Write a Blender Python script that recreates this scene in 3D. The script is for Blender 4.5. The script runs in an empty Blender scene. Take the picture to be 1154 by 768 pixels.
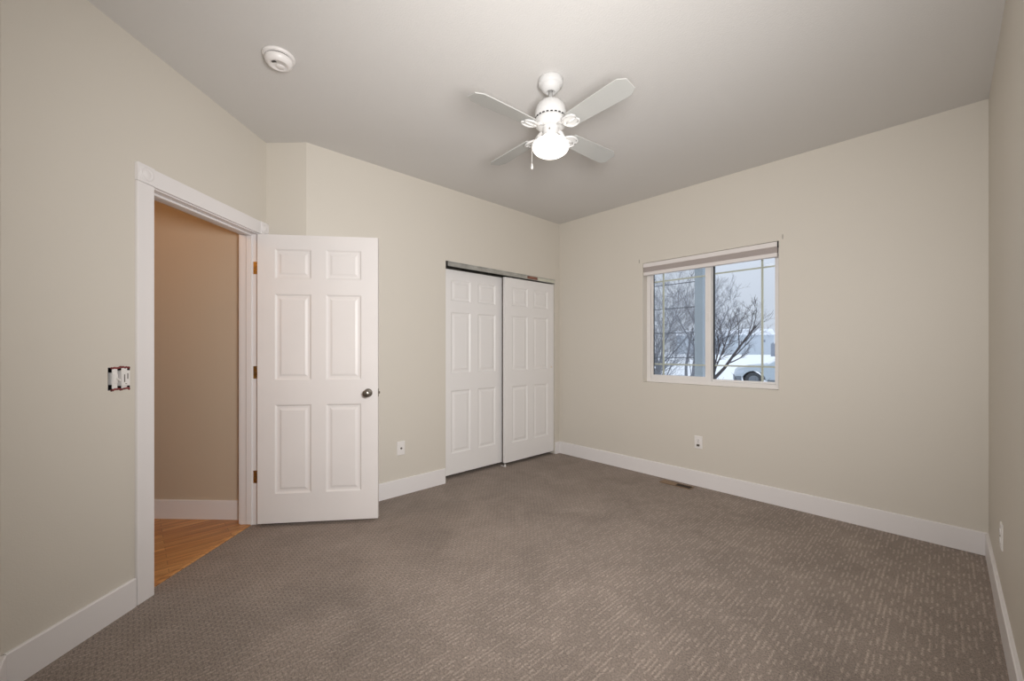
import bpy, bmesh, math, random
from mathutils import Vector, Matrix
PI = math.pi
S = bpy.context.scene
C = S.collection

# ------------------------------------------------------------------ camera, world, exposure
YAW = 0.8184
cd = bpy.data.cameras.new('camera'); cam = bpy.data.objects.new('camera', cd); C.objects.link(cam)
cam.location = (3.169, -3.748, 1.2378); cam.rotation_euler = (PI/2, 0, YAW)
cd.sensor_width = 36; cd.lens = 457.0/1154*36; cd.shift_y = 0.0089; cd.clip_start = 0.02; cd.clip_end = 2000
S.camera = cam
S.view_settings.view_transform = 'Standard'; S.view_settings.look = 'None'
S.view_settings.gamma = 1; S.view_settings.use_curve_mapping = False
S.view_settings.exposure = 0.0
W = bpy.data.worlds.new('overcast'); S.world = W; W.use_nodes = True
bg = W.node_tree.nodes['Background']; bg.inputs[0].default_value = (.80, .87, 1.0, 1)
_t = W.node_tree; _c = _t.nodes.new('ShaderNodeTexCoord'); _s = _t.nodes.new('ShaderNodeSeparateXYZ'); _r = _t.nodes.new('ShaderNodeMapRange')   # overcast: brighter overhead than at the horizon
for _i, _v in enumerate((0.1, 1.0, .84, 1.75)): _r.inputs[_i+1].default_value = _v
_t.links.new(_c.outputs['Generated'], _s.inputs[0]); _t.links.new(_s.outputs[2], _r.inputs[0]); _t.links.new(_r.outputs[0], bg.inputs[1])
GLOBE = 2.4            # radiance of the lit globe of the fan
def point(name, loc, power, col, r=.1):
    l = bpy.data.lights.new(name, 'POINT'); l.energy = power; l.color = col; l.shadow_soft_size = r
    o = bpy.data.objects.new(name, l); C.objects.link(o); o.location = loc; return o

# added soft spot beside the camera, standing in for an assumed flash
fl = bpy.data.lights.new('assumed_flash', 'SPOT'); fl.energy = 276; fl.color = (1.0, .985, .975)
fl.spot_size = math.radians(147); fl.spot_blend = 1.0; fl.shadow_soft_size = .28
fo = bpy.data.objects.new('assumed_flash', fl); C.objects.link(fo); fo.location = (3.12, -3.38, 1.55)
fo.rotation_euler = (Vector((.6, -1.1, 1.72))-fo.location).to_track_quat('-Z', 'Y').to_euler()

# ------------------------------------------------------------------ measured frame of the room
H = 2.7435; LW = 3.347; LC = 2.826; SP = .2966; Q = math.sqrt(.5)
Z = Vector((0, 0, 1))
D = Vector((0, -LC, 0)); E = D + SP*Vector((-Q, -Q, 0))
UD = Vector((Q, -Q, 0)); NB = Vector((Q, Q, 0))          # along the door wall towards the camera / into the room
SW = 1.4957; TH = .13                                      # length and thickness of the door wall
FW = E + UD*SW; YF = FW.y
def dl(s, n, z=0): return E + UD*s + NB*n + Z*z

# ------------------------------------------------------------------ materials
def nt(name):
    m = bpy.data.materials.new(name); m.use_nodes = True
    return m, m.node_tree, m.node_tree.nodes['Principled BSDF']
def mat(name, col, rough=.5, metal=0, bump=None, var=None, emit=None):
    m, t, b = nt(name)
    b.inputs['Base Color'].default_value = (*col, 1); b.inputs['Roughness'].default_value = rough; b.inputs['Metallic'].default_value = metal
    tc = t.nodes.new('ShaderNodeTexCoord')
    if bump:
        n = t.nodes.new('ShaderNodeTexNoise'); n.inputs['Scale'].default_value = bump[0]; n.inputs['Detail'].default_value = 3
        bp = t.nodes.new('ShaderNodeBump'); bp.inputs['Strength'].default_value = bump[1]; bp.inputs['Distance'].default_value = bump[2] if len(bump) > 2 else .002
        t.links.new(tc.outputs['Object'], n.inputs['Vector']); t.links.new(n.outputs[0], bp.inputs['Height']); t.links.new(bp.outputs[0], b.inputs['Normal'])
    if var:
        n = t.nodes.new('ShaderNodeTexNoise'); n.inputs['Scale'].default_value = var[0]; n.inputs['Detail'].default_value = 4
        r = t.nodes.new('ShaderNodeValToRGB')
        r.color_ramp.elements[0].position = .35; r.color_ramp.elements[0].color = (*[c*(1-var[1]) for c in col], 1)
        r.color_ramp.elements[1].position = .65; r.color_ramp.elements[1].color = (*[min(1, c*(1+var[1])) for c in col], 1)
        t.links.new(tc.outputs['Object'], n.inputs['Vector']); t.links.new(n.outputs[0], r.inputs[0]); t.links.new(r.outputs[0], b.inputs['Base Color'])
    if emit:
        b.inputs['Emission Color'].default_value = (*emit[0], 1); b.inputs['Emission Strength'].default_value = emit[1]
    return m
M = {}
M['wall'] = mat('wall paint', (.69, .646, .574), .55, bump=(170, .22, .002))
M['hallwall_warm'] = mat('warm lit hall paint', (.60, .50, .385), .55, bump=(170, .22, .002))  # tan tint carries the warm, dimmer hall light
M['ceil'] = mat('ceiling paint', (.69, .672, .65), .8, bump=(120, .35, .003))
M['trim'] = mat('trim paint', (.84, .81, .805), .38, bump=(40, .04))
M['door'] = mat('door paint', (.82, .785, .77), .42, bump=(55, .06), var=(2.2, .02))
M['closet_door'] = mat('closet door paint', (.86, .84, .83), .42, bump=(55, .06))
M['vinyl'] = mat('window vinyl', (.83, .80, .78), .4)
M['grille'] = mat('grille bars', (.62, .62, .52), .5)
M['gasket'] = mat('gasket', (.03, .035, .04), .6)
M['blind'] = mat('blind vinyl', (.80, .755, .735), .45)
M['blind_shadowed'] = mat('shadowed blind fabric', (.48, .42, .40), .7, bump=(200, .2))  # darkened to hold the shadow on the folded stack
M['fanwhite'] = mat('fan enamel', (.66, .655, .645), .3)
M['blade'] = mat('blade laminate', (.45, .45, .43), .45, var=(6, .015))
M['plastic'] = mat('white plastic', (.84, .81, .79), .35)
M['dark'] = mat('dark recess', (.015, .013, .012), .7)
M['brass'] = mat('brass', (.60, .40, .13), .35, 1, var=(60, .2))
M['nickel'] = mat('aged nickel', (.27, .245, .215), .3, 1, var=(30, .1))
M['steel'] = mat('track aluminium', (.55, .56, .55), .38, .85, var=(9, .15))
M['redpaint'] = mat('red paint smear', (.20, .035, .035), .6, bump=(90, .6), var=(70, .5))
M['rust'] = mat('rust smear', (.26, .12, .085), .6, var=(40, .35))
M['screw'] = mat('screw', (.22, .2, .18), .4, .9)
M['regtan'] = mat('register bronze', (.25, .16, .085), .45, .3)
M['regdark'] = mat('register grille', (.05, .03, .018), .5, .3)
M['patch'] = mat('spackle', (.42, .39, .35), .8)
M['box'] = mat('electrical box', (.02, .02, .025), .6)
M['snow'] = mat('snow', (.88, .90, .93), .9, bump=(3, .4, .05))
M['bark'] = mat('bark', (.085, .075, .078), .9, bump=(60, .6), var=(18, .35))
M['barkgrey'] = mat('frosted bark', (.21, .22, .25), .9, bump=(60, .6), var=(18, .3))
M['post'] = mat('porch post', (.37, .43, .47), .6, bump=(20, .1))
M['wire'] = mat('wire', (.10, .11, .13), .5, .6)
M['carpaint'] = mat('car paint', (.46, .52, .56), .3, .35)
M['carglass'] = mat('car glass', (.05, .065, .085), .1)
M['tyre'] = mat('tyre', (.055, .06, .065), .9, var=(30, .4))
M['bumper'] = mat('bumper plastic', (.16, .18, .20), .6)
M['lamp'] = mat('headlight lens', (.55, .60, .66), .15)
M['siding'] = mat('hazed siding', (.56, .61, .66), .7)  # bluish grey holds the snowy haze in front of the far building
M['siding2'] = mat('hazed siding end', (.64, .69, .75), .7)  # lighter copy of the hazed siding for the gable end
M['roofsnow'] = mat('snowy roof', (.84, .87, .92), .9, bump=(1, .2))
M['fence'] = mat('grey fence', (.30, .33, .38), .8)

# carpet: cut and loop pile in rows along y
def carpet():
    m, t, b = nt('patterned loop carpet'); N = t.nodes; L = t.links
    tc = N.new('ShaderNodeTexCoord'); sep = N.new('ShaderNodeSeparateXYZ'); L.new(tc.outputs['Object'], sep.inputs[0])
    def ma(op, a, b_=None, c_=None):
        n = N.new('ShaderNodeMath'); n.operation = op
        for i, v in enumerate((a, b_, c_)):
            if v is None: continue
            if isinstance(v, (int, float)): n.inputs[i].default_value = v
            else: L.new(v, n.inputs[i])
        return n.outputs[0]
    wob = N.new('ShaderNodeTexNoise'); wob.inputs['Scale'].default_value = 60; wob.inputs['Detail'].default_value = 2; L.new(tc.outputs['Object'], wob.inputs['Vector'])
    w = ma('MULTIPLY', ma('SUBTRACT', wob.outputs[0], .5), .012)
    u = ma('DIVIDE', ma('ADD', sep.outputs[0], w), .0190)
    row = ma('FLOOR', u); fu = ma('FRACT', u)
    wr = N.new('ShaderNodeTexWhiteNoise'); wr.noise_dimensions = '1D'; L.new(row, wr.inputs['W'])
    v = ma('ADD', ma('DIVIDE', ma('ADD', sep.outputs[1], w), .036), ma('MULTIPLY', ma('MODULO', row, 2), .5))
    cell = ma('FLOOR', v); fv = ma('FRACT', v)
    cx = N.new('ShaderNodeCombineXYZ'); L.new(row, cx.inputs[0]); L.new(cell, cx.inputs[1])
    wc = N.new('ShaderNodeTexWhiteNoise'); wc.noise_dimensions = '2D'; L.new(cx.outputs[0], wc.inputs['Vector'])
    on = ma('GREATER_THAN', wc.outputs['Value'], .52)
    du = ma('ABSOLUTE', ma('SUBTRACT', fu, .5))
    inrow = N.new('ShaderNodeMapRange'); inrow.inputs[1].default_value = .34; inrow.inputs[2].default_value = .06; L.new(du, inrow.inputs[0])
    dash = ma('MULTIPLY', on, inrow.outputs[0])
    # loop ends: dark hairlines between loops
    dv = ma('ABSOLUTE', ma('SUBTRACT', fv, .5))
    groove = ma('MAXIMUM', ma('GREATER_THAN', du, .45), ma('GREATER_THAN', dv, .42))
    fib = N.new('ShaderNodeTexNoise'); fib.inputs['Scale'].default_value = 260; fib.inputs['Detail'].default_value = 2; L.new(tc.outputs['Object'], fib.inputs['Vector'])
    pile_sheen = N.new('ShaderNodeTexNoise'); pile_sheen.inputs['Scale'].default_value = 3.2; pile_sheen.inputs['Detail'].default_value = 3; pile_sheen.inputs['Distortion'].default_value = .6
    L.new(tc.outputs['Object'], pile_sheen.inputs['Vector'])
    fib2 = N.new('ShaderNodeTexNoise'); fib2.inputs['Scale'].default_value = 120; fib2.inputs['Detail'].default_value = 3; L.new(tc.outputs['Object'], fib2.inputs['Vector'])
    # nap combed flat near the doorway, so the rows read weaker there
    nap = N.new('ShaderNodeMapRange'); nap.inputs[1].default_value = .9; nap.inputs[2].default_value = 2.9; nap.inputs[3].default_value = .30; nap.inputs[4].default_value = 1.0
    L.new(sep.outputs[0], nap.inputs[0])
    val = ma('ADD', .82, ma('MULTIPLY', ma('MULTIPLY', ma('MULTIPLY', dash, fib2.outputs[0]), .70), nap.outputs[0]))
    val = ma('SUBTRACT', val, ma('MULTIPLY', groove, ma('MULTIPLY', fib2.outputs[0], ma('SUBTRACT', .58, ma('MULTIPLY', nap.outputs[0], .52)))))
    val = ma('MULTIPLY', val, ma('ADD', -.40, ma('ADD', ma('MULTIPLY', fib.outputs[0], 1.6), ma('MULTIPLY', fib2.outputs[0], 1.2))))
    val = ma('MULTIPLY', val, ma('ADD', .70, ma('MULTIPLY', pile_sheen.outputs[0], .58)))  # slow light and dark patches: pile sheen painted into the colour
    mx = N.new('ShaderNodeVectorMath'); mx.operation = 'SCALE'; mx.inputs[0].default_value = (.365, .300, .256); L.new(val, mx.inputs['Scale'])
    L.new(mx.outputs[0], b.inputs['Base Color']); b.inputs['Roughness'].default_value = .95
    hgt = ma('ADD', ma('MULTIPLY', dash, .6), ma('MULTIPLY', fib.outputs[0], .8))
    bp = N.new('ShaderNodeBump'); bp.inputs['Strength'].default_value = .5; bp.inputs['Distance'].default_value = .004; L.new(hgt, bp.inputs['Height']); L.new(bp.outputs[0], b.inputs['Normal'])
    return m
M['carpet'] = carpet()
def wood():
    m, t, b = nt('oak boards'); N = t.nodes; L = t.links
    tc = N.new('ShaderNodeTexCoord'); mp = N.new('ShaderNodeMapping'); mp.inputs['Rotation'].default_value = (0, 0, PI/2); L.new(tc.outputs['Object'], mp.inputs[0])
    br = N.new('ShaderNodeTexBrick'); br.inputs['Scale'].default_value = 1; br.inputs['Brick Width'].default_value = .9; br.inputs['Row Height'].default_value = .058
    br.inputs['Mortar Size'].default_value = .0008; br.inputs['Bias'].default_value = -.1; br.offset = .37
    br.inputs['Color1'].default_value = (.68, .36, .135, 1); br.inputs['Color2'].default_value = (.52, .225, .07, 1); br.inputs['Mortar'].default_value = (.12, .045, .015, 1)
    L.new(mp.outputs[0], br.inputs['Vector'])
    m2 = N.new('ShaderNodeMapping'); m2.inputs['Scale'].default_value = (30, 1.6, 1); L.new(tc.outputs['Object'], m2.inputs[0])
    n = N.new('ShaderNodeTexNoise'); n.inputs['Scale'].default_value = 1.6; n.inputs['Detail'].default_value = 5; n.inputs['Distortion'].default_value = .8; L.new(m2.outputs[0], n.inputs['Vector'])
    r = N.new('ShaderNodeValToRGB'); r.color_ramp.elements[0].position = .3; r.color_ramp.elements[0].color = (.62, .56, .5, 1); r.color_ramp.elements[1].position = .7; r.color_ramp.elements[1].color = (1.15, 1.12, 1.05, 1)
    L.new(n.outputs[0], r.inputs[0])
    mx = N.new('ShaderNodeMix'); mx.data_type = 'RGBA'; mx.blend_type = 'MULTIPLY'; mx.inputs[0].default_value = 1
    L.new(br.outputs['Color'], mx.inputs[6]); L.new(r.outputs[0], mx.inputs[7]); L.new(mx.outputs[2], b.inputs['Base Color'])
    b.inputs['Roughness'].default_value = .35
    return m
M['wood'] = wood()
def glassm(name, tint, gloss=True):
    m = bpy.data.materials.new(name); m.use_nodes = True; t = m.node_tree; N = t.nodes; N.clear(); L = t.links
    o = N.new('ShaderNodeOutputMaterial'); tr = N.new('ShaderNodeBsdfTransparent'); tr.inputs[0].default_value = (*tint, 1)
    gl = N.new('ShaderNodeBsdfGlossy'); gl.inputs['Roughness'].default_value = .02; fr = N.new('ShaderNodeFresnel'); fr.inputs[0].default_value = 1.3
    mx = N.new('ShaderNodeMixShader'); L.new(fr.outputs[0], mx.inputs[0]); L.new(tr.outputs[0], mx.inputs[1]); L.new(gl.outputs[0], mx.inputs[2]); L.new(mx.outputs[0], o.inputs[0])
    return m
M['glass'] = glassm('window glass', (.96, .97, .97))
def screenm():
    m = bpy.data.materials.new('insect screen mesh'); m.use_nodes = True; t = m.node_tree; N = t.nodes; N.clear(); L = t.links
    o = N.new('ShaderNodeOutputMaterial'); tr = N.new('ShaderNodeBsdfTransparent'); df = N.new('ShaderNodeBsdfDiffuse'); df.inputs[0].default_value = (.35, .38, .42, 1)
    mx = N.new('ShaderNodeMixShader'); mx.inputs[0].default_value = .10; L.new(tr.outputs[0], mx.inputs[1]); L.new(df.outputs[0], mx.inputs[2]); L.new(mx.outputs[0], o.inputs[0])
    return m
M['screen'] = screenm()
def globem():
    m = mat('lit opal glass', (.9, .88, .85), .3, emit=((1.0, .93, .83), GLOBE)); t = m.node_tree; b = t.nodes['Principled BSDF']
    tc = t.nodes.new('ShaderNodeTexCoord'); sp = t.nodes.new('ShaderNodeSeparateXYZ'); mr = t.nodes.new('ShaderNodeMapRange')   # upper glass set dimmer, as if the bulb hangs low, sparing the ceiling
    for i, v in enumerate((-.325, -.375, .45, GLOBE)): mr.inputs[i+1].default_value = v
    t.links.new(tc.outputs['Object'], sp.inputs[0]); t.links.new(sp.outputs[2], mr.inputs[0]); t.links.new(mr.outputs[0], b.inputs['Emission Strength'])
    return m
M['globe'] = globem()

# ------------------------------------------------------------------ mesh helpers
class MB:
    def __init__(s): s.v = []; s.f = []; s.sm = []
    def add(s, vs, fs, smooth=False):
        n = len(s.v); s.v += [tuple(v) for v in vs]; s.f += [tuple(i+n for i in f) for f in fs]; s.sm += [smooth]*len(fs); return s
    def box(s, a, b, X=(1, 0, 0), Y=(0, 1, 0), O=(0, 0, 0)):
        X = Vector(X); Y = Vector(Y); O = Vector(O)
        p = [O + X*x + Y*y + Z*z for z in (a[2], b[2]) for y in (a[1], b[1]) for x in (a[0], b[0])]
        return s.add(p, [(0, 2, 3, 1), (4, 5, 7, 6), (0, 1, 5, 4), (2, 6, 7, 3), (0, 4, 6, 2), (1, 3, 7, 5)])
    def prism(s, poly, z0, z1, flip=None):
        n = len(poly); vs = [(x, y, z0) for x, y in poly] + [(x, y, z1) for x, y in poly]
        return s.add(vs, [tuple(range(n))[::-1], tuple(range(n, 2*n))] + [(i, (i+1) % n, n+(i+1) % n, n+i) for i in range(n)])
    def extr(s, poly, O, A, B, N_, t):
        """polygon (a,b) in the plane O + a*A + b*B, thickness t along N_"""
        O, A, B, N_ = map(Vector, (O, A, B, N_)); n = len(poly)
        vs = [O+A*a+B*b for a, b in poly] + [O+A*a+B*b+N_*t for a, b in poly]
        return s.add(vs, [tuple(range(n))[::-1], tuple(range(n, 2*n))] + [(i, (i+1) % n, n+(i+1) % n, n+i) for i in range(n)])
    def lathe(s, prof, seg=40, O=(0, 0, 0), A=(0, 0, 1), smooth=True):
        A = Vector(A).normalized(); O = Vector(O); X = A.orthogonal().normalized(); Y = A.cross(X); n = len(prof)
        vs = []
        for k in range(seg):
            a = 2*PI*k/seg
            for r, h in prof: vs.append(O + A*h + (X*math.cos(a)+Y*math.sin(a))*max(r, 1e-5))
        fs = [(k*n+i, ((k+1) % seg)*n+i, ((k+1) % seg)*n+i+1, k*n+i+1) for k in range(seg) for i in range(n-1)]
        return s.add(vs, fs, smooth)
    def tube(s, pts, rad, seg=8, cap=True):
        pts = [Vector(p) for p in pts]
        if not hasattr(rad, '__len__'): rad = [rad]*len(pts)
        t0 = (pts[1]-pts[0]).normalized(); X = t0.orthogonal().normalized(); vs = []
        for i, p in enumerate(pts):
            t = (pts[min(i+1, len(pts)-1)] - pts[max(i-1, 0)]).normalized()
            X = (X - t*X.dot(t)).normalized(); Y = t.cross(X)
            vs += [p + (X*math.cos(2*PI*k/seg)+Y*math.sin(2*PI*k/seg))*rad[i] for k in range(seg)]
        fs = [(i*seg+k, i*seg+(k+1) % seg, (i+1)*seg+(k+1) % seg, (i+1)*seg+k) for i in range(len(pts)-1) for k in range(seg)]
        if cap: fs += [tuple(range(seg))[::-1], tuple(range((len(pts)-1)*seg, len(pts)*seg))]
        return s.add(vs, fs, True)
    def build(s, name, m, parent=None, bevel=0, seg=2, loc=None):
        me = bpy.data.meshes.new(name); me.from_pydata([tuple(v) for v in s.v], [], s.f)
        for p, q in zip(me.polygons, s.sm): p.use_smooth = q
        bm = bmesh.new(); bm.from_mesh(me); bmesh.ops.remove_doubles(bm, verts=bm.verts, dist=1e-6); bmesh.ops.recalc_face_normals(bm, faces=bm.faces)
        if loc is not None: bmesh.ops.translate(bm, verts=bm.verts, vec=-Vector(loc))
        bm.to_mesh(me); bm.free()
        me.materials.append(M[m]); o = bpy.data.objects.new(name, me); C.objects.link(o)
        if loc is not None: o.location = loc
        if parent: o.parent = parent
        if bevel:
            b = o.modifiers.new('bevel', 'BEVEL'); b.width = bevel; b.segments = seg; b.limit_method = 'ANGLE'; b.angle_limit = math.radians(35)
        return o
def tag(o, label=None, cat=None, group=None, kind=None):
    for k, v in (('label', label), ('category', cat), ('group', group), ('kind', kind)):
        if v: o[k] = v
    return o
def empty(name, loc=(0, 0, 0), rz=0, label=None, cat=None, group=None, kind=None, mtx=None):
    o = bpy.data.objects.new(name, None); C.objects.link(o); o.empty_display_size = .1
    if mtx: o.matrix_world = mtx
    else: o.location = loc; o.rotation_euler = (0, 0, rz)
    return tag(o, label, cat, group, kind)
def frame(O, X, Y):
    X = Vector(X); Y = Vector(Y); Zv = X.cross(Y)
    return Matrix(((X.x, Y.x, Zv.x, O[0]), (X.y, Y.y, Zv.y, O[1]), (X.z, Y.z, Zv.z, O[2]), (0, 0, 0, 1)))
def wall(name, O, A, N_, s0, s1, z0, z1, t, holes, m, label):
    """wall with its room face through O along A, room side N_, thickness t behind it; holes = (s0,s1,z0,z1)"""
    O, A, N_ = map(Vector, (O, A, N_))
    ss = sorted({s0, s1, *[h[0] for h in holes], *[h[1] for h in holes]}); zs = sorted({z0, z1, *[h[2] for h in holes], *[h[3] for h in holes]})
    mb = MB()
    def P(s, z, d): return O + A*s + Z*z - N_*d
    def solid(i, j):
        if not (0 <= i < len(ss)-1 and 0 <= j < len(zs)-1): return False
        cs, cz = (ss[i]+ss[i+1])/2, (zs[j]+zs[j+1])/2
        return not any(h[0] < cs < h[1] and h[2] < cz < h[3] for h in holes)
    for i in range(len(ss)-1):
        for j in range(len(zs)-1):
            if not solid(i, j): continue
            a, b, c, d = ss[i], ss[i+1], zs[j], zs[j+1]
            mb.add([P(a, c, 0), P(b, c, 0), P(b, d, 0), P(a, d, 0)], [(0, 1, 2, 3)]); mb.add([P(a, c, t), P(b, c, t), P(b, d, t), P(a, d, t)], [(0, 1, 2, 3)])
            if not solid(i-1, j): mb.add([P(a, c, 0), P(a, d, 0), P(a, d, t), P(a, c, t)], [(0, 1, 2, 3)])
            if not solid(i+1, j): mb.add([P(b, c, 0), P(b, d, 0), P(b, d, t), P(b, c, t)], [(0, 1, 2, 3)])
            if not solid(i, j-1): mb.add([P(a, c, 0), P(b, c, 0), P(b, c, t), P(a, c, t)], [(0, 1, 2, 3)])
            if not solid(i, j+1): mb.add([P(a, d, 0), P(b, d, 0), P(b, d, t), P(a, d, t)], [(0, 1, 2, 3)])
    return tag(mb.build(name, m), label, 'wall', kind='structure')

# ------------------------------------------------------------------ room shell
WX0, WX1, WZ0, WZ1 = 1.091, 2.265, .914, 2.104                     # window opening
wall('wall_window', (0, 0, 0), (1, 0, 0), (0, -1, 0), -.11, LW+.12, -.02, H+.05, .17, [(WX0, WX1, WZ0, WZ1)], 'wall', 'beige wall holding the sliding window')
CY0, CY1, CZ = .085, 1.625, 2.066                                  # closet opening
wall('wall_closet', (0, 0, 0), (0, -1, 0), (1, 0, 0), 0, LC, -.02, H+.05, .11, [(CY0, CY1, -.02, CZ)], 'wall', 'beige wall around the white sliding closet doors')
wall('wall_return', D, (-Q, -Q, 0), UD, 0, SP, -.02, H+.05, .08, [], 'wall', 'narrow beige wall strip above and behind the open door')
JS0, JS1, JZ = .090, .902, 2.052                                   # clear door opening between the jambs
SWI = (1.020, 1.122, 1.052, 1.156)                                 # open switch box
wall('wall_door', E, UD, NB, 0, SW, -.02, H+.05, TH, [(JS0-.02, JS1+.02, -.02, JZ+.02), SWI], 'wall', 'off white wall with the doorway and the open switch box')
wall('wall_back', (FW.x, YF, 0), (1, 0, 0), (0, 1, 0), 0, LW-FW.x+.12, -.02, H+.05, .12, [], 'wall', 'off white wall behind the camera')
wall('wall_right', (LW, 0, 0), (0, -1, 0), (-1, 0, 0), 0, -YF, -.02, H+.05, .12, [], 'wall', 'off white wall along the right edge of the photo')
room = [(0, 0), (LW, 0), (LW, YF), (FW.x, YF), (E.x, E.y), (D.x, D.y)]
mb = MB().prism(room, H, H+.05); tag(mb.build('ceiling', 'ceil'), 'flat off white ceiling over the bedroom', 'ceiling', kind='structure')
a, b, c, d = dl(JS0-.01, .0), dl(JS1+.01, .0), dl(JS1+.01, -.045), dl(JS0-.01, -.045)
mb = MB().prism(room, -.02, 0)
mb.prism([(p.x, p.y) for p in (a, b, c, d)], -.02, -.0005)
mb.prism([(0, -CY0), (0, -CY1), (-.75, -CY1), (-.75, -CY0)], -.02, -.0005)
tag(mb.build('floor', 'carpet'), 'taupe carpet with rows of short pale dashes', 'floor', kind='structure')
# closet interior
mb = MB().box((-.77, -CY1-.02, -.02), (-.75, -CY0+.02, 2.4)).box((-.75, -CY1-.02, -.02), (-.11, -CY1, 2.4)).box((-.75, -CY0, -.02), (-.11, -CY0+.02, 2.4)).box((-.75, -CY1, 2.38), (-.11, -CY0, 2.4))
tag(mb.build('wall_closet_interior', 'wall'), 'dim closet interior behind the sliding doors', 'wall', kind='structure')
# hall beyond the doorway
wall('wall_hall', E, -NB, UD, TH, 1.75, -.02, 2.55, .08, [], 'hallwall_warm', 'hall wall with warm light in its colour, seen through the doorway')
wall('wall_hall_end', dl(0, -1.75), UD, NB, -.08, 1.7, -.02, 2.55, .08, [], 'hallwall_warm', 'end wall of the hall beyond the doorway')
wall('wall_hall_side', dl(1.62, -TH), -NB, -UD, 0, 1.62, -.02, 2.55, .08, [], 'hallwall_warm', 'side wall of the hall, hidden by the doorway')
hp = [dl(0, -TH), dl(1.62, -TH), dl(1.62, -1.75), dl(0, -1.75)]
mb = MB().prism([(p.x, p.y) for p in hp], 2.5, 2.55); tag(mb.build('ceiling_hall', 'ceil'), 'hall ceiling beyond the doorway', 'ceiling', kind='structure')
hf = [dl(JS0-.02, -.085), dl(JS1+.02, -.085), dl(JS1+.02, -TH), dl(1.62, -TH), dl(1.62, -1.75), dl(0, -1.75), dl(0, -TH), dl(JS0-.02, -TH)]
mb = MB().prism([(p.x, p.y) for p in hf], -.02, 0); tag(mb.build('floor_hall', 'wood'), 'orange oak board floor in the hall doorway', 'floor', kind='structure')
mb = MB().extr([(0, -.02), (0, .003), (.008, .007), (.032, .007), (.04, .003), (.04, -.02)], dl(JS0, -.045), -NB, Z, UD, JS1-JS0)
tag(mb.build('trim_2', 'wood'), 'orange oak threshold strip between carpet and hall boards', 'threshold', kind='structure')

# baseboards
BH, BT = .137, .014
def baseboard(name, segs, label, m='trim'):
    mb = MB()
    for P0, A, N_, l0, l1 in segs:
        mb.extr([(0, 0), (BT, 0), (BT, BH-.004), (BT-.004, BH), (0, BH)], Vector(P0)+Vector(A)*l0, N_, Z, A, l1-l0)
    return tag(mb.build(name, m), label, 'baseboard', kind='structure')
baseboard('baseboard_window', [((0, 0, 0), (1, 0, 0), (0, -1, 0), 0, LW)], 'tall white baseboard under the window')
baseboard('baseboard_closet', [((0, 0, 0), (0, -1, 0), (1, 0, 0), CY1+.012, LC+.006), ((0, 0, 0), (0, -1, 0), (1, 0, 0), BT, CY0-.004)], 'white baseboard beside the closet doors')
baseboard('baseboard_return', [(D, (-Q, -Q, 0), UD, -.006, SP-BT)], 'white baseboard hidden behind the open door')
baseboard('baseboard_door', [(E, UD, NB, JS1+.099, SW-.006)], 'white baseboard below the open switch box')
baseboard('baseboard_right', [((LW, 0, 0), (0, -1, 0), (-1, 0, 0), BT, -YF)], 'white baseboard along the right wall')
baseboard('baseboard_back', [((FW.x, YF, 0), (1, 0, 0), (0, 1, 0), .006, LW-FW.x-BT)], 'white baseboard on the wall behind the camera')
baseboard('baseboard_hall', [(E, -NB, UD, TH+.02, 1.75)], 'white baseboard on the hall floor beyond the doorway')

# door casing, jambs and stops
t1 = empty('trim_1', dl((JS0+JS1)/2, 0), 0, 'white door casing with carved corner blocks around the doorway', 'door casing', kind='structure')
def tbox(name, s0, s1, n0, n1, z0, z1, bev=.003, m='trim'):
    o = MB().box((s0, n0, z0), (s1, n1, z1), UD, NB, E).build(name, m, bevel=bev); o.parent = t1; o.matrix_parent_inverse = t1.matrix_world.inverted(); return o
bpy.context.view_layer.update()
CI0, CI1 = JS0-.006, JS1+.006
tbox('side_casing', CI1, CI1+.088, 0, .016, 0, JZ+.006)
tbox('side_casing', .002, CI0, 0, .016, 0, JZ+.006)
tbox('head_casing', CI0, CI1, 0, .016, JZ+.006, JZ+.094)
for s0, s1 in ((CI1, CI1+.090), (.0, CI0)):
    mb = MB().box((s0, 0, JZ+.0065), (s1, .020, JZ+.096), UD, NB, E); c0 = dl((s0+s1)/2, .020, JZ+.051)
    o = mb.build('corner_block', 'trim', bevel=.003); o.parent = t1; o.matrix_parent_inverse = t1.matrix_world.inverted()
    rr = MB().lathe([(.034, -.001), (.034, .003), (.030, .005), (.026, .002), (.022, .001), (.016, .004), (.008, .006), (0, .0065)], 36, c0, NB).build('rosette', 'trim')
    rr.parent = o
tbox('side_jamb', JS1, JS1+.02, -TH-.002, 0, 0, JZ, .001); tbox('side_jamb', JS0-.02, JS0, -TH-.002, 0, 0, JZ, .001); tbox('head_jamb', JS0-.02, JS1+.02, -TH-.002, 0, JZ, JZ+.02, .001)
for s0, s1, z0, z1 in ((JS1-.011, JS1, 0, JZ-.011), (JS0, JS0+.011, 0, JZ-.011), (JS0, JS1, JZ-.011, JZ)): tbox('door_stop', s0, s1, -.080, -.042, z0, z1, .002)
tbox('hall_casing', CI1, CI1+.07, -TH-.016, -TH, 0, JZ+.006); tbox('hall_casing', .002, CI0, -TH-.016, -TH, 0, JZ+.006); tbox('hall_casing', .002, CI1+.07, -TH-.016, -TH, JZ+.006, JZ+.08)

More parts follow.
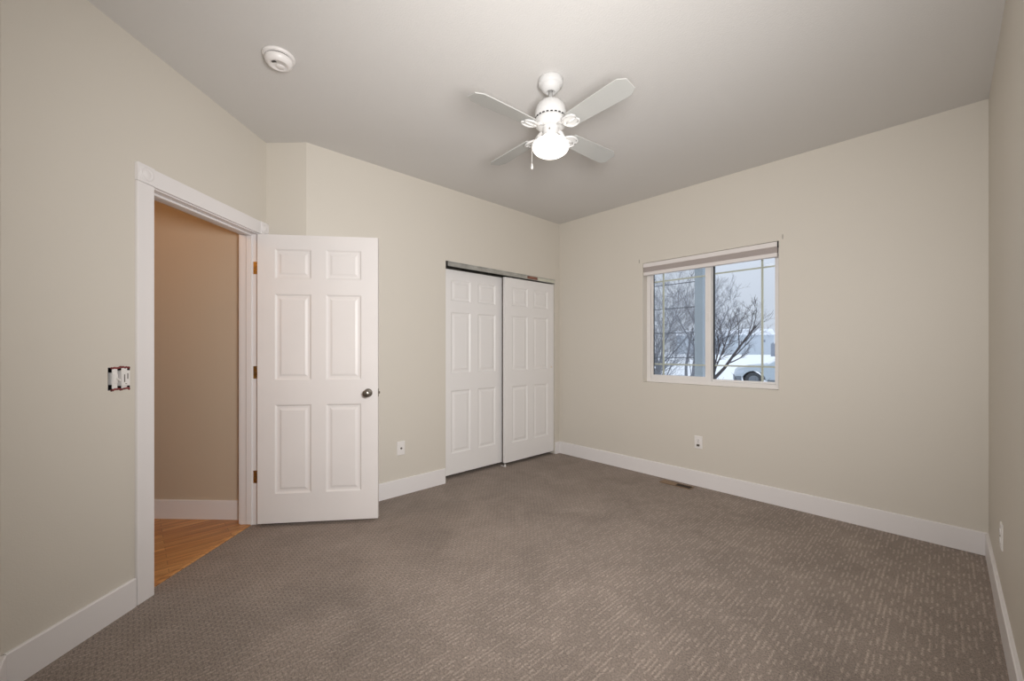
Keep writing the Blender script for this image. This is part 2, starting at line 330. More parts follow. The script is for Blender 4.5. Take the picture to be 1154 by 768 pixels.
# ------------------------------------------------------------------ six panel doors
def panel_mesh(w, h, t, sx=.115, mid=.10, zr=(.206, .832, 1.005, 1.612, 1.722, 1.930)):
    pw = (w-2*sx-mid)/2; k = h/2.03
    xs = [0, sx, sx+pw, sx+pw+mid, w-sx, w]; zs = [0]+[z*k for z in zr]+[h]
    bm = MB()
    rings = [(0, 0), (.006, .0045), (.012, .0085), (.026, .0085), (.042, .003)]
    for side in (0, 1):
        def P(x, z, d): return (x, d if side == 0 else t-d, z)
        for i in range(5):
            for j in range(7):
                x0, x1, z0, z1 = xs[i], xs[i+1], zs[j], zs[j+1]
                if i in (1, 3) and j in (1, 3, 5):
                    vs = []
                    for ins, dep in rings: vs += [P(x0+ins, z0+ins, dep), P(x1-ins, z0+ins, dep), P(x1-ins, z1-ins, dep), P(x0+ins, z1-ins, dep)]
                    fs = [(r*4+q, r*4+(q+1) % 4, r*4+4+(q+1) % 4, r*4+4+q) for r in range(len(rings)-1) for q in range(4)]
                    n = (len(rings)-1)*4; fs.append((n, n+1, n+2, n+3)); bm.add(vs, fs)
                else: bm.add([P(x0, z0, 0), P(x1, z0, 0), P(x1, z1, 0), P(x0, z1, 0)], [(0, 1, 2, 3)])
    for i in range(5):
        for z in (0, h): bm.add([(xs[i], 0, z), (xs[i+1], 0, z), (xs[i+1], t, z), (xs[i], t, z)], [(0, 1, 2, 3)])
    for j in range(7):
        for x in (0, w): bm.add([(x, 0, zs[j]), (x, 0, zs[j+1]), (x, t, zs[j+1]), (x, t, zs[j])], [(0, 1, 2, 3)])
    return bm
# door_1: hinged leaf standing open into the room
LWD, LHT = .812, 2.022; PIV = (.090, .010)
AN = math.radians(99)
dd = UD*math.cos(AN) + NB*math.sin(AN)                  # from the hinge to the free edge
th = UD*math.cos(AN-PI/2) + NB*math.sin(AN-PI/2)        # from the room face to the visible face
d1 = empty('door_1', label='white six panel door standing open into the room', cat='door', kind='structure', mtx=frame(dl(*PIV, .022), dd, -th))
LT = .035
def shift(mb, v): mb.v = [tuple(Vector(p)+Vector(v)) for p in mb.v]; return mb
# local: x along the leaf, y = -thickness direction, z up; visible face at y = -(.006+LT)
shift(panel_mesh(LWD, LHT, LT), (.004, -.006-LT, 0)).build('leaf', 'door', d1)
for s_ in (-1, 1):
    y0 = -.006-LT if s_ < 0 else -.006
    kb = MB().lathe([(.0, 0), (.031, 0), (.031, .004), (.026, .009), (.014, .011), (.0115, .016), (.0115, .028), (.016, .034), (.025, .042), (.0275, .052), (.026, .061), (.019, .067), (.008, .069), (0, .069)], 32, (.748, y0, .905), (0, s_, 0))
    kb.build('knob', 'nickel', d1)
MB().box((LWD+.0035, -.006-LT/2-.012, .877), (LWD+.006, -.006-LT/2+.012, .933)).build('latch_plate', 'nickel', d1, bevel=.0008)
MB().extr([(0, -.006), (.012, -.006), (.003, .006), (0, .006)], (LWD+.005, -.006-LT/2, .897), (1, 0, 0), (0, 1, 0), (0, 0, 1), .017).build('latch_bolt', 'nickel', d1)
for zc in (1.793, 1.055, .317):
    k = MB(); k.tube([(-.001, .0, zc-.046), (-.001, .0, zc+.046)], .0048, 12)
    for zz in (zc-.048, zc+.048): k.lathe([(0, -.004), (.004, -.003), (.0055, 0), (.004, .003), (0, .004)], 12, (-.001, 0, zz))
    hg = k.build('hinge', 'brass', d1)
    # plate let into the jamb
    pl = MB().box((JS0+.0002, -.034, zc+.022-.044), (JS0+.002, .006, zc+.022+.044), UD, NB, E)
    o = pl.build('hinge_plate', 'brass'); bpy.context.view_layer.update(); o.parent = hg; o.matrix_parent_inverse = hg.matrix_world.inverted()
    sc = MB()
    for dz, dn in ((-.03, -.010), (0, -.024), (.03, -.010)): sc.lathe([(0, .0015), (.003, .001), (.0038, 0)], 10, dl(JS0+.002, dn, zc+.022+dz), UD)
    o = sc.build('hinge_screws', 'screw'); o.parent = hg; o.matrix_parent_inverse = hg.matrix_world.inverted()

# closet sliding doors (behind one another on the track)
def closet_door(name, y_left, w, xface, label, pull_side):
    r = empty(name, (xface, y_left, .034), 0, label, 'closet door', kind='structure', mtx=frame((xface, y_left, .034), (0, 1, 0), (-1, 0, 0)))
    panel_mesh(w, 1.974, .034, .105, .095).build('leaf', 'closet_door', r)
    xp = .022 if pull_side == 'l' else w-.04
    MB().lathe([(0, .0005), (.006, .0005), (.0075, -.001), (.0085, -.0012), (.0095, 0)], 20, (xp, .0, 1.0), (0, 1, 0)).build('finger_pull', 'brass', r)
    return r
closet_door('door_2', -CY1+.008, .772, -.076, 'left white sliding closet door, running behind the right one', 'l')
d3 = closet_door('door_3', -.872, .780, -.014, 'right white sliding closet door, beside the corner', 'r')
MB().box((-.0015, .030, .004), (.0005, .044, 1.970)).build('gap_shade', 'regdark', d3)  # dark strip standing in for the shadow between the two doors
tr = empty('closet_track', (-.05, -.85, CZ), 0, 'metal sliding track above the two closet doors', 'track')
tl = CY1-CY0
mb = MB().box((-.045, -tl/2+.0+.002, -.045), (.052, tl/2-.001, -.002)) if False else MB()
x0t, y0t, y1t = .0, -CY1+.85+.022, -CY0+.85-.001
mb.box((.047, y0t, -.047), (.053, y1t, -.001)).box((-.062, y0t, -.006), (.047, y1t, -.001)).box((.047, y0t, -.008), (.056, y1t, -.001)).box((.047, y0t, -.047), (.056, y1t, -.041))
mb.box((-.006, y0t, -.03), (-.002, y1t, -.006)).build('rail', 'steel', tr)
MB().box((.0531, .30, -.0445), (.0545, .46, -.007)).build('paint_smear', 'rust', tr)
MB().box((.0531, .47, -.0425), (.0548, .615, -.010)).box((.0531, .625, -.0425), (.0548, .755, -.010)).build('bare_strip', 'grille', tr)
MB().box((.030, y0t-.018, -.046), (.0525, y0t-.0005, -.004)).build('end_stop', 'dark', tr)
gd = MB().box((-.07, -.885, 0), (.004, -.868, .004)).box((-.0125, -.883, .0), (.002, -.870, .026)).build('door_guide', 'plastic', bevel=.002, loc=(-.03, -.8765, 0))
tag(gd, 'small white floor guide between the closet doors', 'door guide')

# ------------------------------------------------------------------ window
w1 = empty('window_1', ((WX0+WX1)/2, .12, WZ0), 0, 'white sliding window with thin grille bars', 'window', kind='structure')
wc = (WX0+WX1)/2
def wb(name, boxes, m, bev=.003, parent=w1):
    mb = MB()
    for x0, x1, y0, y1, z0, z1 in boxes: mb.box((x0-wc, y0-.12, z0-WZ0), (x1-wc, y1-.12, z1-WZ0))
    return mb.build(name, m, parent, bevel=bev)
F0 = .038
wb('frame', [(WX0, WX0+F0, .080, .168, WZ0, WZ1), (WX1-F0, WX1, .080, .168, WZ0, WZ1), (WX0+F0, WX1-F0, .080, .168, WZ0, WZ0+F0), (WX0+F0, WX1-F0, .080, .168, WZ1-F0, WZ1)], 'vinyl')
MX0, MX1 = 1.664, 1.716
ls = wb('sliding_sash', [(WX0+F0, WX0+F0+.026, .092, .120, WZ0+F0, WZ1-F0), (MX0, MX1, .086, .120, WZ0+F0-.004, WZ1-F0), (WX0+F0+.026, MX0, .092, .120, WZ0+F0, WZ0+F0+.034), (WX0+F0+.026, MX0, .092, .120, WZ1-F0-.03, WZ1-F0)], 'vinyl')
rs = wb('fixed_sash', [(MX1-.03, MX1+.004, .124, .152, WZ0+F0, WZ1-F0), (WX1-F0-.018, WX1-F0, .124, .152, WZ0+F0, WZ1-F0), (MX1+.004, WX1-F0-.018, .124, .152, WZ0+F0, WZ0+F0+.016), (MX1+.004, WX1-F0-.018, .124, .152, WZ1-F0-.02, WZ1-F0)], 'vinyl')
LX0, LX1, LZ0, LZ1 = WX0+F0+.026, MX0, WZ0+F0+.034, WZ1-F0-.03
RX0, RX1, RZ0, RZ1 = MX1+.004, WX1-F0-.018, WZ0+F0+.016, WZ1-F0-.02
wb('gasket', [(LX0-.001, LX0+.004, .098, .112, LZ0, LZ1), (RX0-.001, RX0+.010, .128, .150, RZ0, RZ1)], 'gasket', 0)
wb('pane', [(LX0, LX1, .104, .108, LZ0, LZ1)], 'glass', 0, ls); wb('pane', [(RX0, RX1, .136, .140, RZ0, RZ1)], 'glass', 0, rs)
GB = .007
wb('grille', [(1.245, 1.245+.017, .109, .115, LZ0, LZ1), (LX0, LX1, .1095, .1145, 1.912, 1.926), (LX0, LX1, .1095, .1145, 1.086, 1.100)], 'grille', .001, ls)
wb('grille', [(2.103, 2.103+.017, .141, .147, RZ0, RZ1), (RX0, RX1, .1415, .1465, 1.925, 1.939), (RX0, RX1, .1415, .1465, 1.086, 1.100)], 'grille', .001, rs)
wb('sash_lock', [(MX0+.012, MX1-.012, .080, .0865, 1.505, 1.575)], 'vinyl', .002, ls)
sc = wb('insect_screen', [(WX0+F0, MX1, .158, .160, WZ0+F0, WZ1-F0)], 'screen', 0)
# blind drawn up under the head of the opening
bl = empty('window_blind', (wc, .03, WZ1), 0, 'off white blind drawn fully up across the top of the window', 'blind')
def bb(name, boxes, m, bev=.002):
    mb = MB()
    for x0, x1, y0, y1, z0, z1 in boxes: mb.box((x0-wc, y0-.03, z0-WZ1), (x1-wc, y1-.03, z1-WZ1))
    return mb.build(name, m, bl, bevel=bev)
BX0, BX1 = WX0+.006, WX1-.010
bb('headrail', [(BX0, BX1, -.006, .048, 2.060, 2.099)], 'blind')
bb('folded_shade', [(BX0+.002, BX1-.002, .008, .040, 2.016+i*.0075, 2.0225+i*.0075) for i in range(6)], 'blind_shadowed', .001)
bb('bottom_rail', [(BX0+.001, BX1-.001, -.002, .044, 1.980, 2.013)], 'blind', .004)
bb('end_gap_shade', [(BX1+.001, WX1-.001, -.004, .048, 2.055, 2.100)], 'dark', 0)  # dark block painting the shadow gap at the blind's right end

# ------------------------------------------------------------------ ceiling fan
fan = empty('ceiling_fan', (1.665, -2.045, H), 0, 'white four blade ceiling fan with a lit opal globe', 'ceiling fan')
MB().lathe([(0, 0), (.066, 0), (.069, -.004), (.069, -.030), (.066, -.036), (.058, -.040), (.056, -.046), (.046, -.060), (.030, -.070), (.021, -.072), (.019, -.066), (0, -.066)], 40).build('canopy', 'fanwhite', fan)
MB().lathe([(0, -.05), (.0125, -.05), (.0125, -.128), (.019, -.130), (.021, -.136), (0, -.136)], 20).build('downrod', 'fanwhite', fan)
MB().lathe([(0, -.116), (.022, -.117), (.045, -.122), (.067, -.136), (.081, -.157), (.087, -.182), (.088, -.214), (.084, -.218), (.084, -.224), (.089, -.228), (.089, -.244), (.080, -.262), (.060, -.270), (0, -.270)], 48).build('motor_housing', 'fanwhite', fan)
sl = MB()
for k in range(24):
    a = 2*PI*k/24; sl.box((.0835, -.0065, -.2232), (.0885, .0065, -.2188), (math.cos(a), math.sin(a), 0), (-math.sin(a), math.cos(a), 0))
sl.build('vent_slots', 'dark', fan)
MB().lathe([(0, -.262), (.047, -.262), (.047, -.268), (.0435, -.272), (.0435, -.322), (.046, -.325), (.046, -.331), (0, -.331)], 36).build('light_fitter', 'fanwhite', fan)
for k in range(3):
    fs = MB(); a = math.radians(-55+120*k); v = (math.cos(a), math.sin(a), 0); fs.lathe([(0, .009), (.004, .009), (.0045, .006), (.002, .005), (.002, -.002)], 12, (v[0]*.0435, v[1]*.0435, -.297), v)
    fs.build('fitter_screw', 'screw', fan)
gp = [(.044, -.316), (.050, -.326), (.066, -.338)]
gp += [(.102*math.cos(t), -.376-.052*math.sin(t)) for t in [math.radians(x) for x in (-42, -30, -18, -8, 0, 10, 20, 32, 45, 58, 70, 80, 90)]]
MB().lathe(gp, 48).build('globe', 'globe', fan)
pc = MB(); pa = math.radians(205); px, py = .088*math.cos(pa), .088*math.sin(pa)
pc.tube([(px*.55, py*.55, -.285), (px*.8, py*.8, -.290), (px*1.24, py*1.24, -.335), (px*1.25, py*1.25, -.40), (px*1.25, py*1.25, -.452)], .0012, 6)
pcb = pc.build('pull_chain', 'fanwhite', fan)
MB().lathe([(0, -.448), (.003, -.449), (.0035, -.458), (.006, -.472), (.0065, -.479), (0, -.482)], 16, (px*1.25, py*1.25, 0)).build('pull', 'plastic', pcb)
PITCH = math.radians(-12)
for k in range(4):
    a = math.radians(85.4+90*k); rx = (math.cos(a), math.sin(a), 0)
    r = empty('blade_arm', (0, 0, -.288), a); r.parent = fan; bpy.data.objects.remove(r)
    X = Vector((math.cos(a), math.sin(a), 0)); Y0 = Vector((-math.sin(a), math.cos(a), 0)); Y = Y0*math.cos(PITCH)+Z*math.sin(PITCH); Nn = X.cross(Y)
    out = [(.150, -.046), (.158, -.050), (.30, -.056), (.44, -.060), (.488, -.060), (.525, -.034), (.525, .034), (.488, .060), (.44, .060), (.30, .056), (.158, .050), (.150, .046)]
    O = Vector((0, 0, -.290))
    blade = MB().extr(out, O, X, Y, Nn, .006).build('blade', 'blade', fan, bevel=.0015)
    ir = MB()
    P = lambda x, y, z: O + X*x + Y*y + Nn*z
    ir.tube([Vector((0, 0, -.262))+X*.055, Vector((0, 0, -.270))+X*.085, P(.105, 0, .002), P(.125, 0, -.004)], [.012, .011, .009, .008], 10)
    for sgn in (-1, 1):
        ir.tube([P(.100, 0, 0), P(.112, sgn*.020, -.004), P(.130, sgn*.036, -.006), P(.160, sgn*.040, -.007), P(.185, sgn*.032, -.007), P(.196, sgn*.016, -.007), P(.190, sgn*.003, -.007)], [.005, .0055, .006, .006, .0055, .005, .004], 8)
    ir.tube([P(.120, 0, -.005), P(.150, 0, -.007), P(.178, 0, -.007)], [.006, .007, .005], 8)
    ir.extr([(.150+.042*math.cos(t), .034*math.sin(t)) for t in [2*PI*i/24 for i in range(24)]], O-Nn*.006, X, Y, Nn, .004)
    for x, y in ((.160, .036), (.160, -.036), (.182, 0)): ir.lathe([(0, -.012), (.004, -.0115), (.005, -.008), (.005, .0)], 10, P(x, y, 0), Nn)
    ir.build('blade_iron', 'fanwhite', fan)

# ------------------------------------------------------------------ small fittings
sd = empty('smoke_detector', (.835, -3.200, H), 0, 'round white smoke detector on the ceiling near the doorway', 'smoke detector')
MB().lathe([(0, 0), (.074, 0), (.076, -.004), (.073, -.012), (.066, -.014), (0, -.014)], 48).build('base', 'plastic', sd)
MB().lathe([(0, -.013), (.060, -.013), (.060, -.021), (0, -.021)], 48).build('vent_gap', 'dark', sd)
MB().lathe([(0, -.019), (.064, -.019), (.066, -.023), (.063, -.034), (.056, -.044), (.048, -.049), (.040, -.050), (.038, -.048), (0, -.048)], 48).build('body', 'plastic', sd)
MB().lathe([(0, -.0478), (.020, -.0478), (.020, -.050), (.017, -.052), (0, -.0525)], 28, (-.006, .008, 0)).build('test_button', 'plastic', sd)
ds = MB()
for k in range(3): ds.box((.024+k*.006, -.020, -.0494), (.027+k*.006, .004, -.0478), (Q, -Q, 0), (Q, Q, 0))
ds.build('horn_slots', 'dark', sd)

def plate_mesh(w, h, t):
    mb = MB(); b_ = .004
    vs = [(-w/2, 0, -h/2), (w/2, 0, -h/2), (w/2, 0, h/2), (-w/2, 0, h/2), (-w/2, -t*.5, -h/2), (w/2, -t*.5, -h/2), (w/2, -t*.5, h/2), (-w/2, -t*.5, h/2), (-w/2+b_, -t, -h/2+b_), (w/2-b_, -t, -h/2+b_), (w/2-b_, -t, h/2-b_), (-w/2+b_, -t, h/2-b_)]
    return mb.add(vs, [(0, 1, 2, 3), (8, 9, 10, 11)] + [(r*4+q, r*4+(q+1) % 4, r*4+4+(q+1) % 4, r*4+4+q) for r in (0, 1) for q in range(4)])
def face(O, X): return frame(O, X, Z.cross(Vector(X)))          # local -y looks into the room when X is the wall's left-to-right
def duplex(name, O, X, label, plug=False):
    r = empty(name, label=label, cat='outlet', mtx=face(O, X))
    plate_mesh(.070, .115, .006).build('cover_plate', 'plastic', r)
    for sg in ((1,) if plug else (1, -1)):
        mb = MB().extr([(.0165*math.cos(t), max(-.0135, min(.0135, .0175*math.sin(t)))) for t in [2*PI*i/28 for i in range(28)]], (0, -.0055, .0195*sg), (1, 0, 0), (0, 0, 1), (0, -1, 0), .003)
        rc = mb.build('receptacle', 'plastic', r)
        MB().box((-.0075, -.0087, .0195*sg-.001), (-.0055, -.0083, .0195*sg+.008)).box((.0055, -.0087, .0195*sg-.001), (.0075, -.0083, .0195*sg+.008)).lathe([(0, .0003), (.0028, .0003), (.0028, 0)], 12, (0, -.0084, .0195*sg-.007), (0, -1, 0)).build('slots', 'dark', rc)
    if plug:
        MB().box((-.012, -.016, -.034), (.012, -.0055, -.016)).lathe([(0, .008), (.005, .008), (.006, 0)], 14, (0, -.016, -.025), (0, -1, 0)).build('dark_insert', 'screw', r, bevel=.002)
    MB().lathe([(0, .002), (.003, .0015), (.0034, 0)], 12, (0, -.006, 0), (0, -1, 0)).build('screw', 'screw', r)
    return r
duplex('wall_outlet', (1.640, 0, .397), (1, 0, 0), 'small white outlet with a dark insert, below the window', True)
duplex('wall_outlet', (LW, -.850, .386), (0, -1, 0), 'white outlet seen edge-on on the right wall')
cp = empty('cable_plate', label='white cable plate with one dark connector, between door and closet', cat='wall plate', mtx=face((0, -2.078, .398), (0, 1, 0)))
plate_mesh(.072, .118, .006).build('cover_plate', 'plastic', cp)
MB().lathe([(0, .014), (.003, .014), (.003, .010), (.0055, .010), (.0055, .004), (.0085, .004), (.0085, 0)], 12, (0, -.006, 0), (0, -1, 0)).build('connector', 'screw', cp)

# open two gang switch box in the door wall
s0, s1, z0, z1 = SWI; bw, bh = s1-s0, z1-z0
eb = empty('switch_box', label='open switch box without its cover plate, red paint around it, beside the doorway', cat='switch box', mtx=face(dl((s0+s1)/2, 0, (z0+z1)/2), -UD))
mb = MB(); e_ = .002
mb.box((-bw/2, .0, -bh/2), (-bw/2+e_, .062, bh/2)).box((bw/2-e_, 0, -bh/2), (bw/2, .062, bh/2)).box((-bw/2, 0, -bh/2), (bw/2, .062, -bh/2+e_)).box((-bw/2, 0, bh/2-e_), (bw/2, .062, bh/2)).box((-bw/2, .060, -bh/2), (bw/2, .064, bh/2))
mb.build('box_shell', 'box', eb)
mb = MB().box((-.033, .004, -.028), (-.009, .040, .028)).box((-.033, -.002, -.046), (-.009, .002, .046)).box((-.029, -.006, -.022), (-.011, .004, .022))
sw = mb.build('toggle_switch', 'plastic', eb, bevel=.0015)
MB().extr([(-.005, 0), (.005, 0), (.0035, .018), (-.0035, .018)], (-.019, -.006, 0), (0, 0, 1), Vector((0, -.9, -.43)), (1, 0, 0), .007).build('lever', 'plastic', sw, bevel=.001)
mb = MB().box((.004, -.010, -.036), (.043, .040, .036)).box((.010, -.002, -.048), (.037, .002, .048))
rc = mb.build('receptacle', 'plastic', eb, bevel=.002)
MB().box((.014, -.0108, -.018), (.018, -.0098, .018)).box((.029, -.0108, -.004), (.033, -.0098, .022)).box((.020, -.0108, -.028), (.027, -.0098, -.025)).build('slots', 'screw', rc)
random.seed(4)
for zz in (bh/2-.002, -bh/2+.002):
    rp = MB()
    for i in range(13):
        x = -bw/2+.016+i*(bw-.02)/12; rp.lathe([(0, .003), (.004, .002), (.006, 0), (.0, -.0005)], 8, (x, -.0004, zz+random.uniform(-.003, .003)), (0, -1, 0))
    rp.build('paint_smear', 'redpaint', eb)

# floor register
fr = empty('floor_register', (1.487, -.112, 0), 0, 'bronze floor register in the carpet below the window', 'floor vent')
rw, rd = .288, .092
MB().box((-rw/2, -rd/2, 0), (rw/2, -rd/2+.010, .005)).box((-rw/2, rd/2-.010, 0), (rw/2, rd/2, .005)).box((-rw/2, -rd/2+.01, 0), (-rw/2+.010, rd/2-.01, .005)).box((rw/2-.010, -rd/2+.01, 0), (rw/2, rd/2-.01, .005)).build('rim', 'regtan', fr, bevel=.0015)
MB().box((-rw/2+.01, -rd/2+.01, .0), (0, rd/2-.01, .0035)).build('blank_plate', 'regtan', fr)
MB().box((0, -rd/2+.01, .0), (rw/2-.01, rd/2-.01, .001)).build('opening', 'dark', fr)
g = MB()
for i in range(9): g.box((.006+i*.0145, -rd/2+.01, .001), (.011+i*.0145, rd/2-.01, .004))
for j in range(3): g.box((.0, -.022+j*.020, .0015), (rw/2-.01, -.018+j*.020, .0045))
g.build('grille', 'regdark', fr)
for x, z, l in ((2.292, 2.131, 'small grey spackle mark above the right end of the blind'), (1.052, 2.131, 'small grey spackle mark above the left end of the blind')):
    o = MB().extr([(-.004, -.018), (.003, -.02), (.005, .0), (.004, .016), (-.002, .02), (-.005, .006)], (0, 0, 0), (1, 0, 0), (0, 0, 1), (0, -1, 0), .0012).build('wall_patch', 'patch'); o.location = (x, 0, z)
    tag(o, l, 'patch')

# ------------------------------------------------------------------ outdoors
GZ = -.45
gm = MB(); n = 40
gm.add([(-220+300*i/n, .17+260*j/n if j else .17, GZ) for j in range(n+1) for i in range(n+1)], [(j*(n+1)+i, j*(n+1)+i+1, (j+1)*(n+1)+i+1, (j+1)*(n+1)+i) for j in range(n) for i in range(n)])
tag(gm.build('snow_ground', 'snow'), 'snow covered ground outside the window', 'ground', kind='structure')
# trellis of wires on porch posts, parallel to the house
tx = empty('wire_trellis', (.90, 1.87, GZ), 0, 'grey blue porch post with four taut wires, outside the left pane', 'trellis')
for dx in (0, -1.9): MB().box((-.054+dx, -.054, 0), (.054+dx, .054, 3.1)).build('post', 'post', tx, bevel=.004)
MB().extr([(-.09, 3.12), (.09, 3.12), (.075, 2.95), (0, 2.87), (-.075, 2.95)], (0, -.07, 0), (1, 0, 0), (0, 0, 1), (0, 1, 0), .14).build('post_bracket', 'fence', tx)
for z in (2.62, 2.275, 1.925, 1.575): MB().tube([(-1.9, 0, z), (-.95, 0, z-.004), (0, 0, z)], .0055, 6).build('wire', 'wire', tx)
# bare trees
def tree(name, loc, stems, m, seed, label, depth=4, kids=4, spread=.55, up=.25, group=None, minr=.0035, fall=(.46, .66), base=0):
    rnd = random.Random(seed); mb = MB()
    def grow(p, d, L, r, lev):
        k = 4 if lev < depth else 3; pts = [p]; rad = [r]; q = Vector(p); dirn = Vector(d).normalized()
        for i in range(k):
            dirn = (dirn + Vector((rnd.gauss(0, .10), rnd.gauss(0, .10), rnd.gauss(.03, .07)))).normalized()
            q = q + dirn*L/k; pts.append(q.copy()); rad.append(max(minr*.7, r*(1-.62*(i+1)/k)))
        mb.tube(pts, rad, 7 if lev == 0 else (5 if lev == 1 else 3), cap=lev < 2)
        if lev >= depth: return
        nk = kids + (1 if lev == 0 else 0)
        for j in range(nk):
            f_ = .28 + .72*(j+rnd.random()*.7)/nk; f_ = min(f_, .99); i = min(int(f_*k), k-1); u = f_*k-i
            bp = pts[i].lerp(pts[i+1], u); br = (rad[i]*(1-u)+rad[i+1]*u)*.72
            ax = dirn.orthogonal().normalized(); ax.rotate(Matrix.Rotation(rnd.uniform(0, 2*PI), 3, dirn))
            nd = (dirn + ax*spread*rnd.uniform(.7, 1.3)*1.3 + Z*up*rnd.uniform(0, 1)).normalized()
            grow(bp, nd, L*rnd.uniform(*fall), max(minr, br*.8), lev+1)
    for d, L, r in stems: grow(Vector((rnd.uniform(-.08, .08), rnd.uniform(-.08, .08), -.03)) if not base else Vector((0, 0, base)), d, L, r, 0)
    if base: mb.tube([(0, 0, -.03), (.02, 0, base*.5), (0, 0, base+.02)], [.055, .045, .038], 8)
    o = mb.build(name, m); o.location = (*loc, GZ)
    return tag(o, label, 'tree', group)
Rv = Vector((math.cos(YAW), math.sin(YAW), 0)); 
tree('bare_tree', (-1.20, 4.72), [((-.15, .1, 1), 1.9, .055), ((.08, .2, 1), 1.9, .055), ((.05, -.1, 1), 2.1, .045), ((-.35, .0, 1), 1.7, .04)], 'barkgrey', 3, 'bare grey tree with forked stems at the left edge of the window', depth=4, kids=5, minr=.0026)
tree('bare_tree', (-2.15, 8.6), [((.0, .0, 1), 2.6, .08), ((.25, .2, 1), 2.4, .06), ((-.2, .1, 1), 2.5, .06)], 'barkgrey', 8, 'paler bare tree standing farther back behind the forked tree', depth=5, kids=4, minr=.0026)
tree('bare_tree', (.42, 3.56), [(tuple(Rv*.66+Z*.85), 1.25, .030), (tuple(Rv*.08+Z), .72, .018), (tuple(Rv*.30+Z*.9+Vector((0, .2, 0))), .95, .017), (tuple(-Rv*.3+Z*.9), .75, .015)], 'bark', 21, 'dark bare tree leaning right, in the middle of the right pane', depth=3, kids=5, minr=.0028, fall=(.34, .50), spread=.42, base=1.15)
def shrub(loc, h, n, seed, label, m):
    rnd = random.Random(seed); mb = MB()
    for i in range(n):
        a = rnd.uniform(0, 2*PI); s_ = rnd.uniform(.15, .7); p = Vector((0, 0, -.02)); d = Vector((math.cos(a)*s_, math.sin(a)*s_, 1)).normalized(); L = h*rnd.uniform(.6, 1.1)
        pts = [p, p+d*L*.4+Vector((rnd.gauss(0, .03), rnd.gauss(0, .03), 0)), p+d*L*.75+Vector((rnd.gauss(0, .05), rnd.gauss(0, .05), 0)), p+d*L+Vector((rnd.gauss(0, .07), rnd.gauss(0, .07), 0))]
        mb.tube(pts, [.009, .007, .005, .003], 4)
        for k in range(6):
            b0 = pts[1].lerp(pts[3], rnd.random()); e = b0+(d+Vector((rnd.gauss(0, .6), rnd.gauss(0, .6), rnd.gauss(0, .3)))).normalized()*L*.3; mb.tube([b0, b0.lerp(e, .5)+Vector((rnd.gauss(0, .01),)*3), e], [.005, .004, .002], 3)
    o = mb.build('bare_shrub', m); o.location = (*loc, GZ); return tag(o, label, 'shrub')
shrub((-.10, 6.1), 1.05, 26, 5, 'twiggy shrub at the foot of the porch post', 'bark')
shrub((.05, 3.95), .95, 16, 9, 'twiggy shrub at the foot of the leaning tree', 'bark')
# car
ca = empty('car', (-3.598, 16.97, GZ), math.atan2(-Rv.y, -Rv.x)-math.radians(27), 'silver blue car with snow on its windscreen, parked outside the right pane', 'car')
def arch(cx, r, z, n=10, rev=False): return [(cx-r*math.cos(PI*i/n), z+r*math.sin(PI*i/n)) for i in range(n+1)]
# local x: front at 0, rear at -4.6 ; profile in (x,z)
prof = [(-.02, .30), (.02, .52), (-.03, .72), (-.14, .84), (-.60, .96), (-1.28, 1.03), (-4.3, 1.06), (-4.58, .95), (-4.62, .55), (-4.55, .30), (-4.05, .30)]
prof += [(-3.62+.42*math.cos(PI*(1-i/10)), .32+.40*math.sin(PI*i/10)) for i in range(11)]
prof += [(-.70+.46*math.cos(PI*(1-i/10)), .30+.44*math.sin(PI*i/10)) for i in range(11)]
MB().extr(prof, (0, -.9, 0), (1, 0, 0), (0, 0, 1), (0, 1, 0), 1.8).build('body', 'carpaint', ca, bevel=.05, seg=3)
cab = [(-1.24, 1.00), (-2.05, 1.52), (-2.5, 1.60), (-3.6, 1.56), (-4.3, 1.05)]
mb = MB(); nn = len(cab); ins = lambda z: .84-.16*(z-1.0)/.6
vs = [(x, -ins(z), z) for x, z in cab]+[(x, ins(z), z) for x, z in cab]; mb.add(vs, [tuple(range(nn)), tuple(range(nn, 2*nn))[::-1]]+[(i, (i+1) % nn, nn+(i+1) % nn, nn+i) for i in range(nn)])
mb.build('cabin', 'carpaint', ca, bevel=.03)
for sg in (-1, 1):
    q = [(-1.50, 1.06), (-2.08, 1.46), (-2.62, 1.51), (-2.62, 1.06)]; q2 = [(-2.70, 1.06), (-2.70, 1.51), (-3.5, 1.48), (-3.95, 1.08)]
    for qq in (q, q2):
        mb = MB(); a_ = [(x, sg*(ins(z)+.004), z) for x, z in qq]; b_ = [(x, sg*(ins(z)-.02), z) for x, z in qq]; mb.add(a_+b_, [(0, 1, 2, 3), (4, 5, 6, 7)]+[(i, (i+1) % 4, 4+(i+1) % 4, 4+i) for i in range(4)]); mb.build('side_window', 'carglass', ca)
    for xw in (-.70, -3.62):
        wl = MB().lathe([(0, -.10), (.24, -.10), (.33, -.09), (.345, -.05), (.345, .05), (.33, .09), (.24, .10), (0, .10)], 32, (xw, sg*.80, .335), (0, 1, 0)).build('wheel', 'tyre', ca)
        MB().lathe([(0, .105), (.06, .107), (.20, .100), (.22, .09)], 24, (xw, sg*.80, .335), (0, sg, 0)).build('hubcap', 'bumper', wl)
    MB().extr([(.0, .56), (-.05, .74), (-.34, .80), (-.30, .66)], (0, sg*.9-.012, 0), (1, 0, 0), (0, 0, 1), (0, 1, 0), .024).build('headlight', 'lamp', ca)
    MB().box((-1.75, sg*.92-.07, 1.02), (-1.62, sg*.92+.07, 1.14)).build('side_mirror', 'bumper', ca, bevel=.02)
mb = MB(); k1, k2 = (-1.30, 1.05), (-1.98, 1.485)
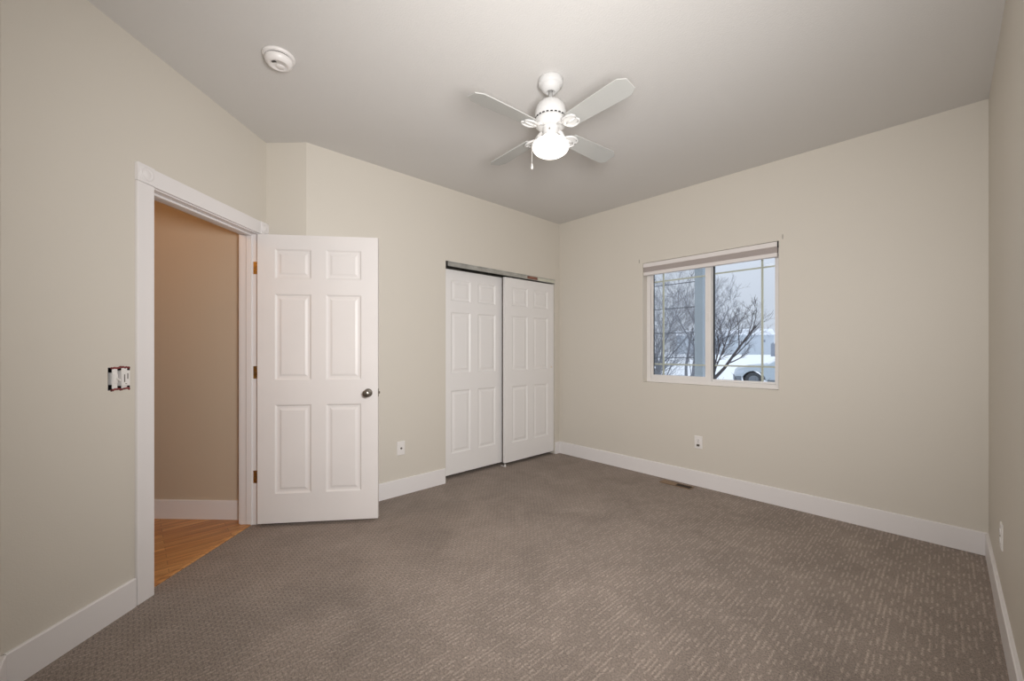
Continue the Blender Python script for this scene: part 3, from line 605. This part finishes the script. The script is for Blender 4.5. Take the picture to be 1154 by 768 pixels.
mb.add([(k1[0], -.70, k1[1]+.012), (k1[0], .70, k1[1]+.012), (k2[0], .62, k2[1]+.012), (k2[0], -.62, k2[1]+.012), (k1[0], -.70, k1[1]-.03), (k1[0], .70, k1[1]-.03), (k2[0], .62, k2[1]-.03), (k2[0], -.62, k2[1]-.03)], [(0, 1, 2, 3), (4, 7, 6, 5), (0, 4, 5, 1), (1, 5, 6, 2), (2, 6, 7, 3), (3, 7, 4, 0)])
mb.build('windscreen_snow', 'snow', ca)
MB().box((-.04, -.86, .24), (.05, .86, .50)).box((-.22, -.925, .24), (.0, -.89, .50)).box((-.22, .89, .24), (.0, .925, .50)).build('front_bumper', 'bumper', ca, bevel=.02)
for y_ in (-.915, .88): MB().box((-3.2, y_, .24), (-1.22, y_+.035, .36)).build('sill_trim', 'bumper', ca, bevel=.01)
# far shop building, gable end turned a little this way
ang = YAW - math.radians(24)
bd = empty('building', (-35.835, 152.13, GZ), ang, 'long pale building with a snowy gable roof beyond the car', 'building')
LB, WB_, EH, RH = 30, 11, 6.7, 8.7
MB().box((-LB, 0, 0), (0, WB_, EH)).build('wall', 'siding', bd)
MB().extr([(0, 0), (WB_, 0), (WB_, EH), (WB_/2, RH), (0, EH)], (0, 0, 0), (0, 1, 0), (0, 0, 1), (1, 0, 0), .1).build('gable_wall', 'siding2', bd)
for y0, y1 in ((-.4, WB_/2), (WB_+.4, WB_/2)):
    z0 = EH - .4*(RH-EH)/(WB_/2); MB().extr([(y0, z0), (y1, RH), (y1, RH+.25), (y0, z0+.25)], (-LB-.3, 0, 0), (0, 1, 0), (0, 0, 1), (1, 0, 0), LB+.7).build('roof', 'roofsnow', bd)
MB().box((-3.2, -.06, 4.2), (-2.4, .0, 5.0)).build('window', 'fence', bd)
fe = empty('board_fence', (-26.5, 113.0, GZ), YAW, 'low grey fence in front of the pale building', 'fence')
mb = MB()
for i in range(40): mb.box((-.2+i*.25, 0, 0), (.02+i*.25, .05, 3.2+.15*((i*7) % 3)))
mb.build('boards', 'fence', fe); MB().box((-.2, .05, .8), (9.8, .1, 1.0)).box((-.2, .05, 2.4), (9.8, .1, 2.6)).build('rail', 'fence', fe)

# ------------------------------------------------------------------ hall lamp
hl = dl(.95, -.75, 2.35); point('hall_lamp', hl, 5.5, (1.0, .52, .22), .12)
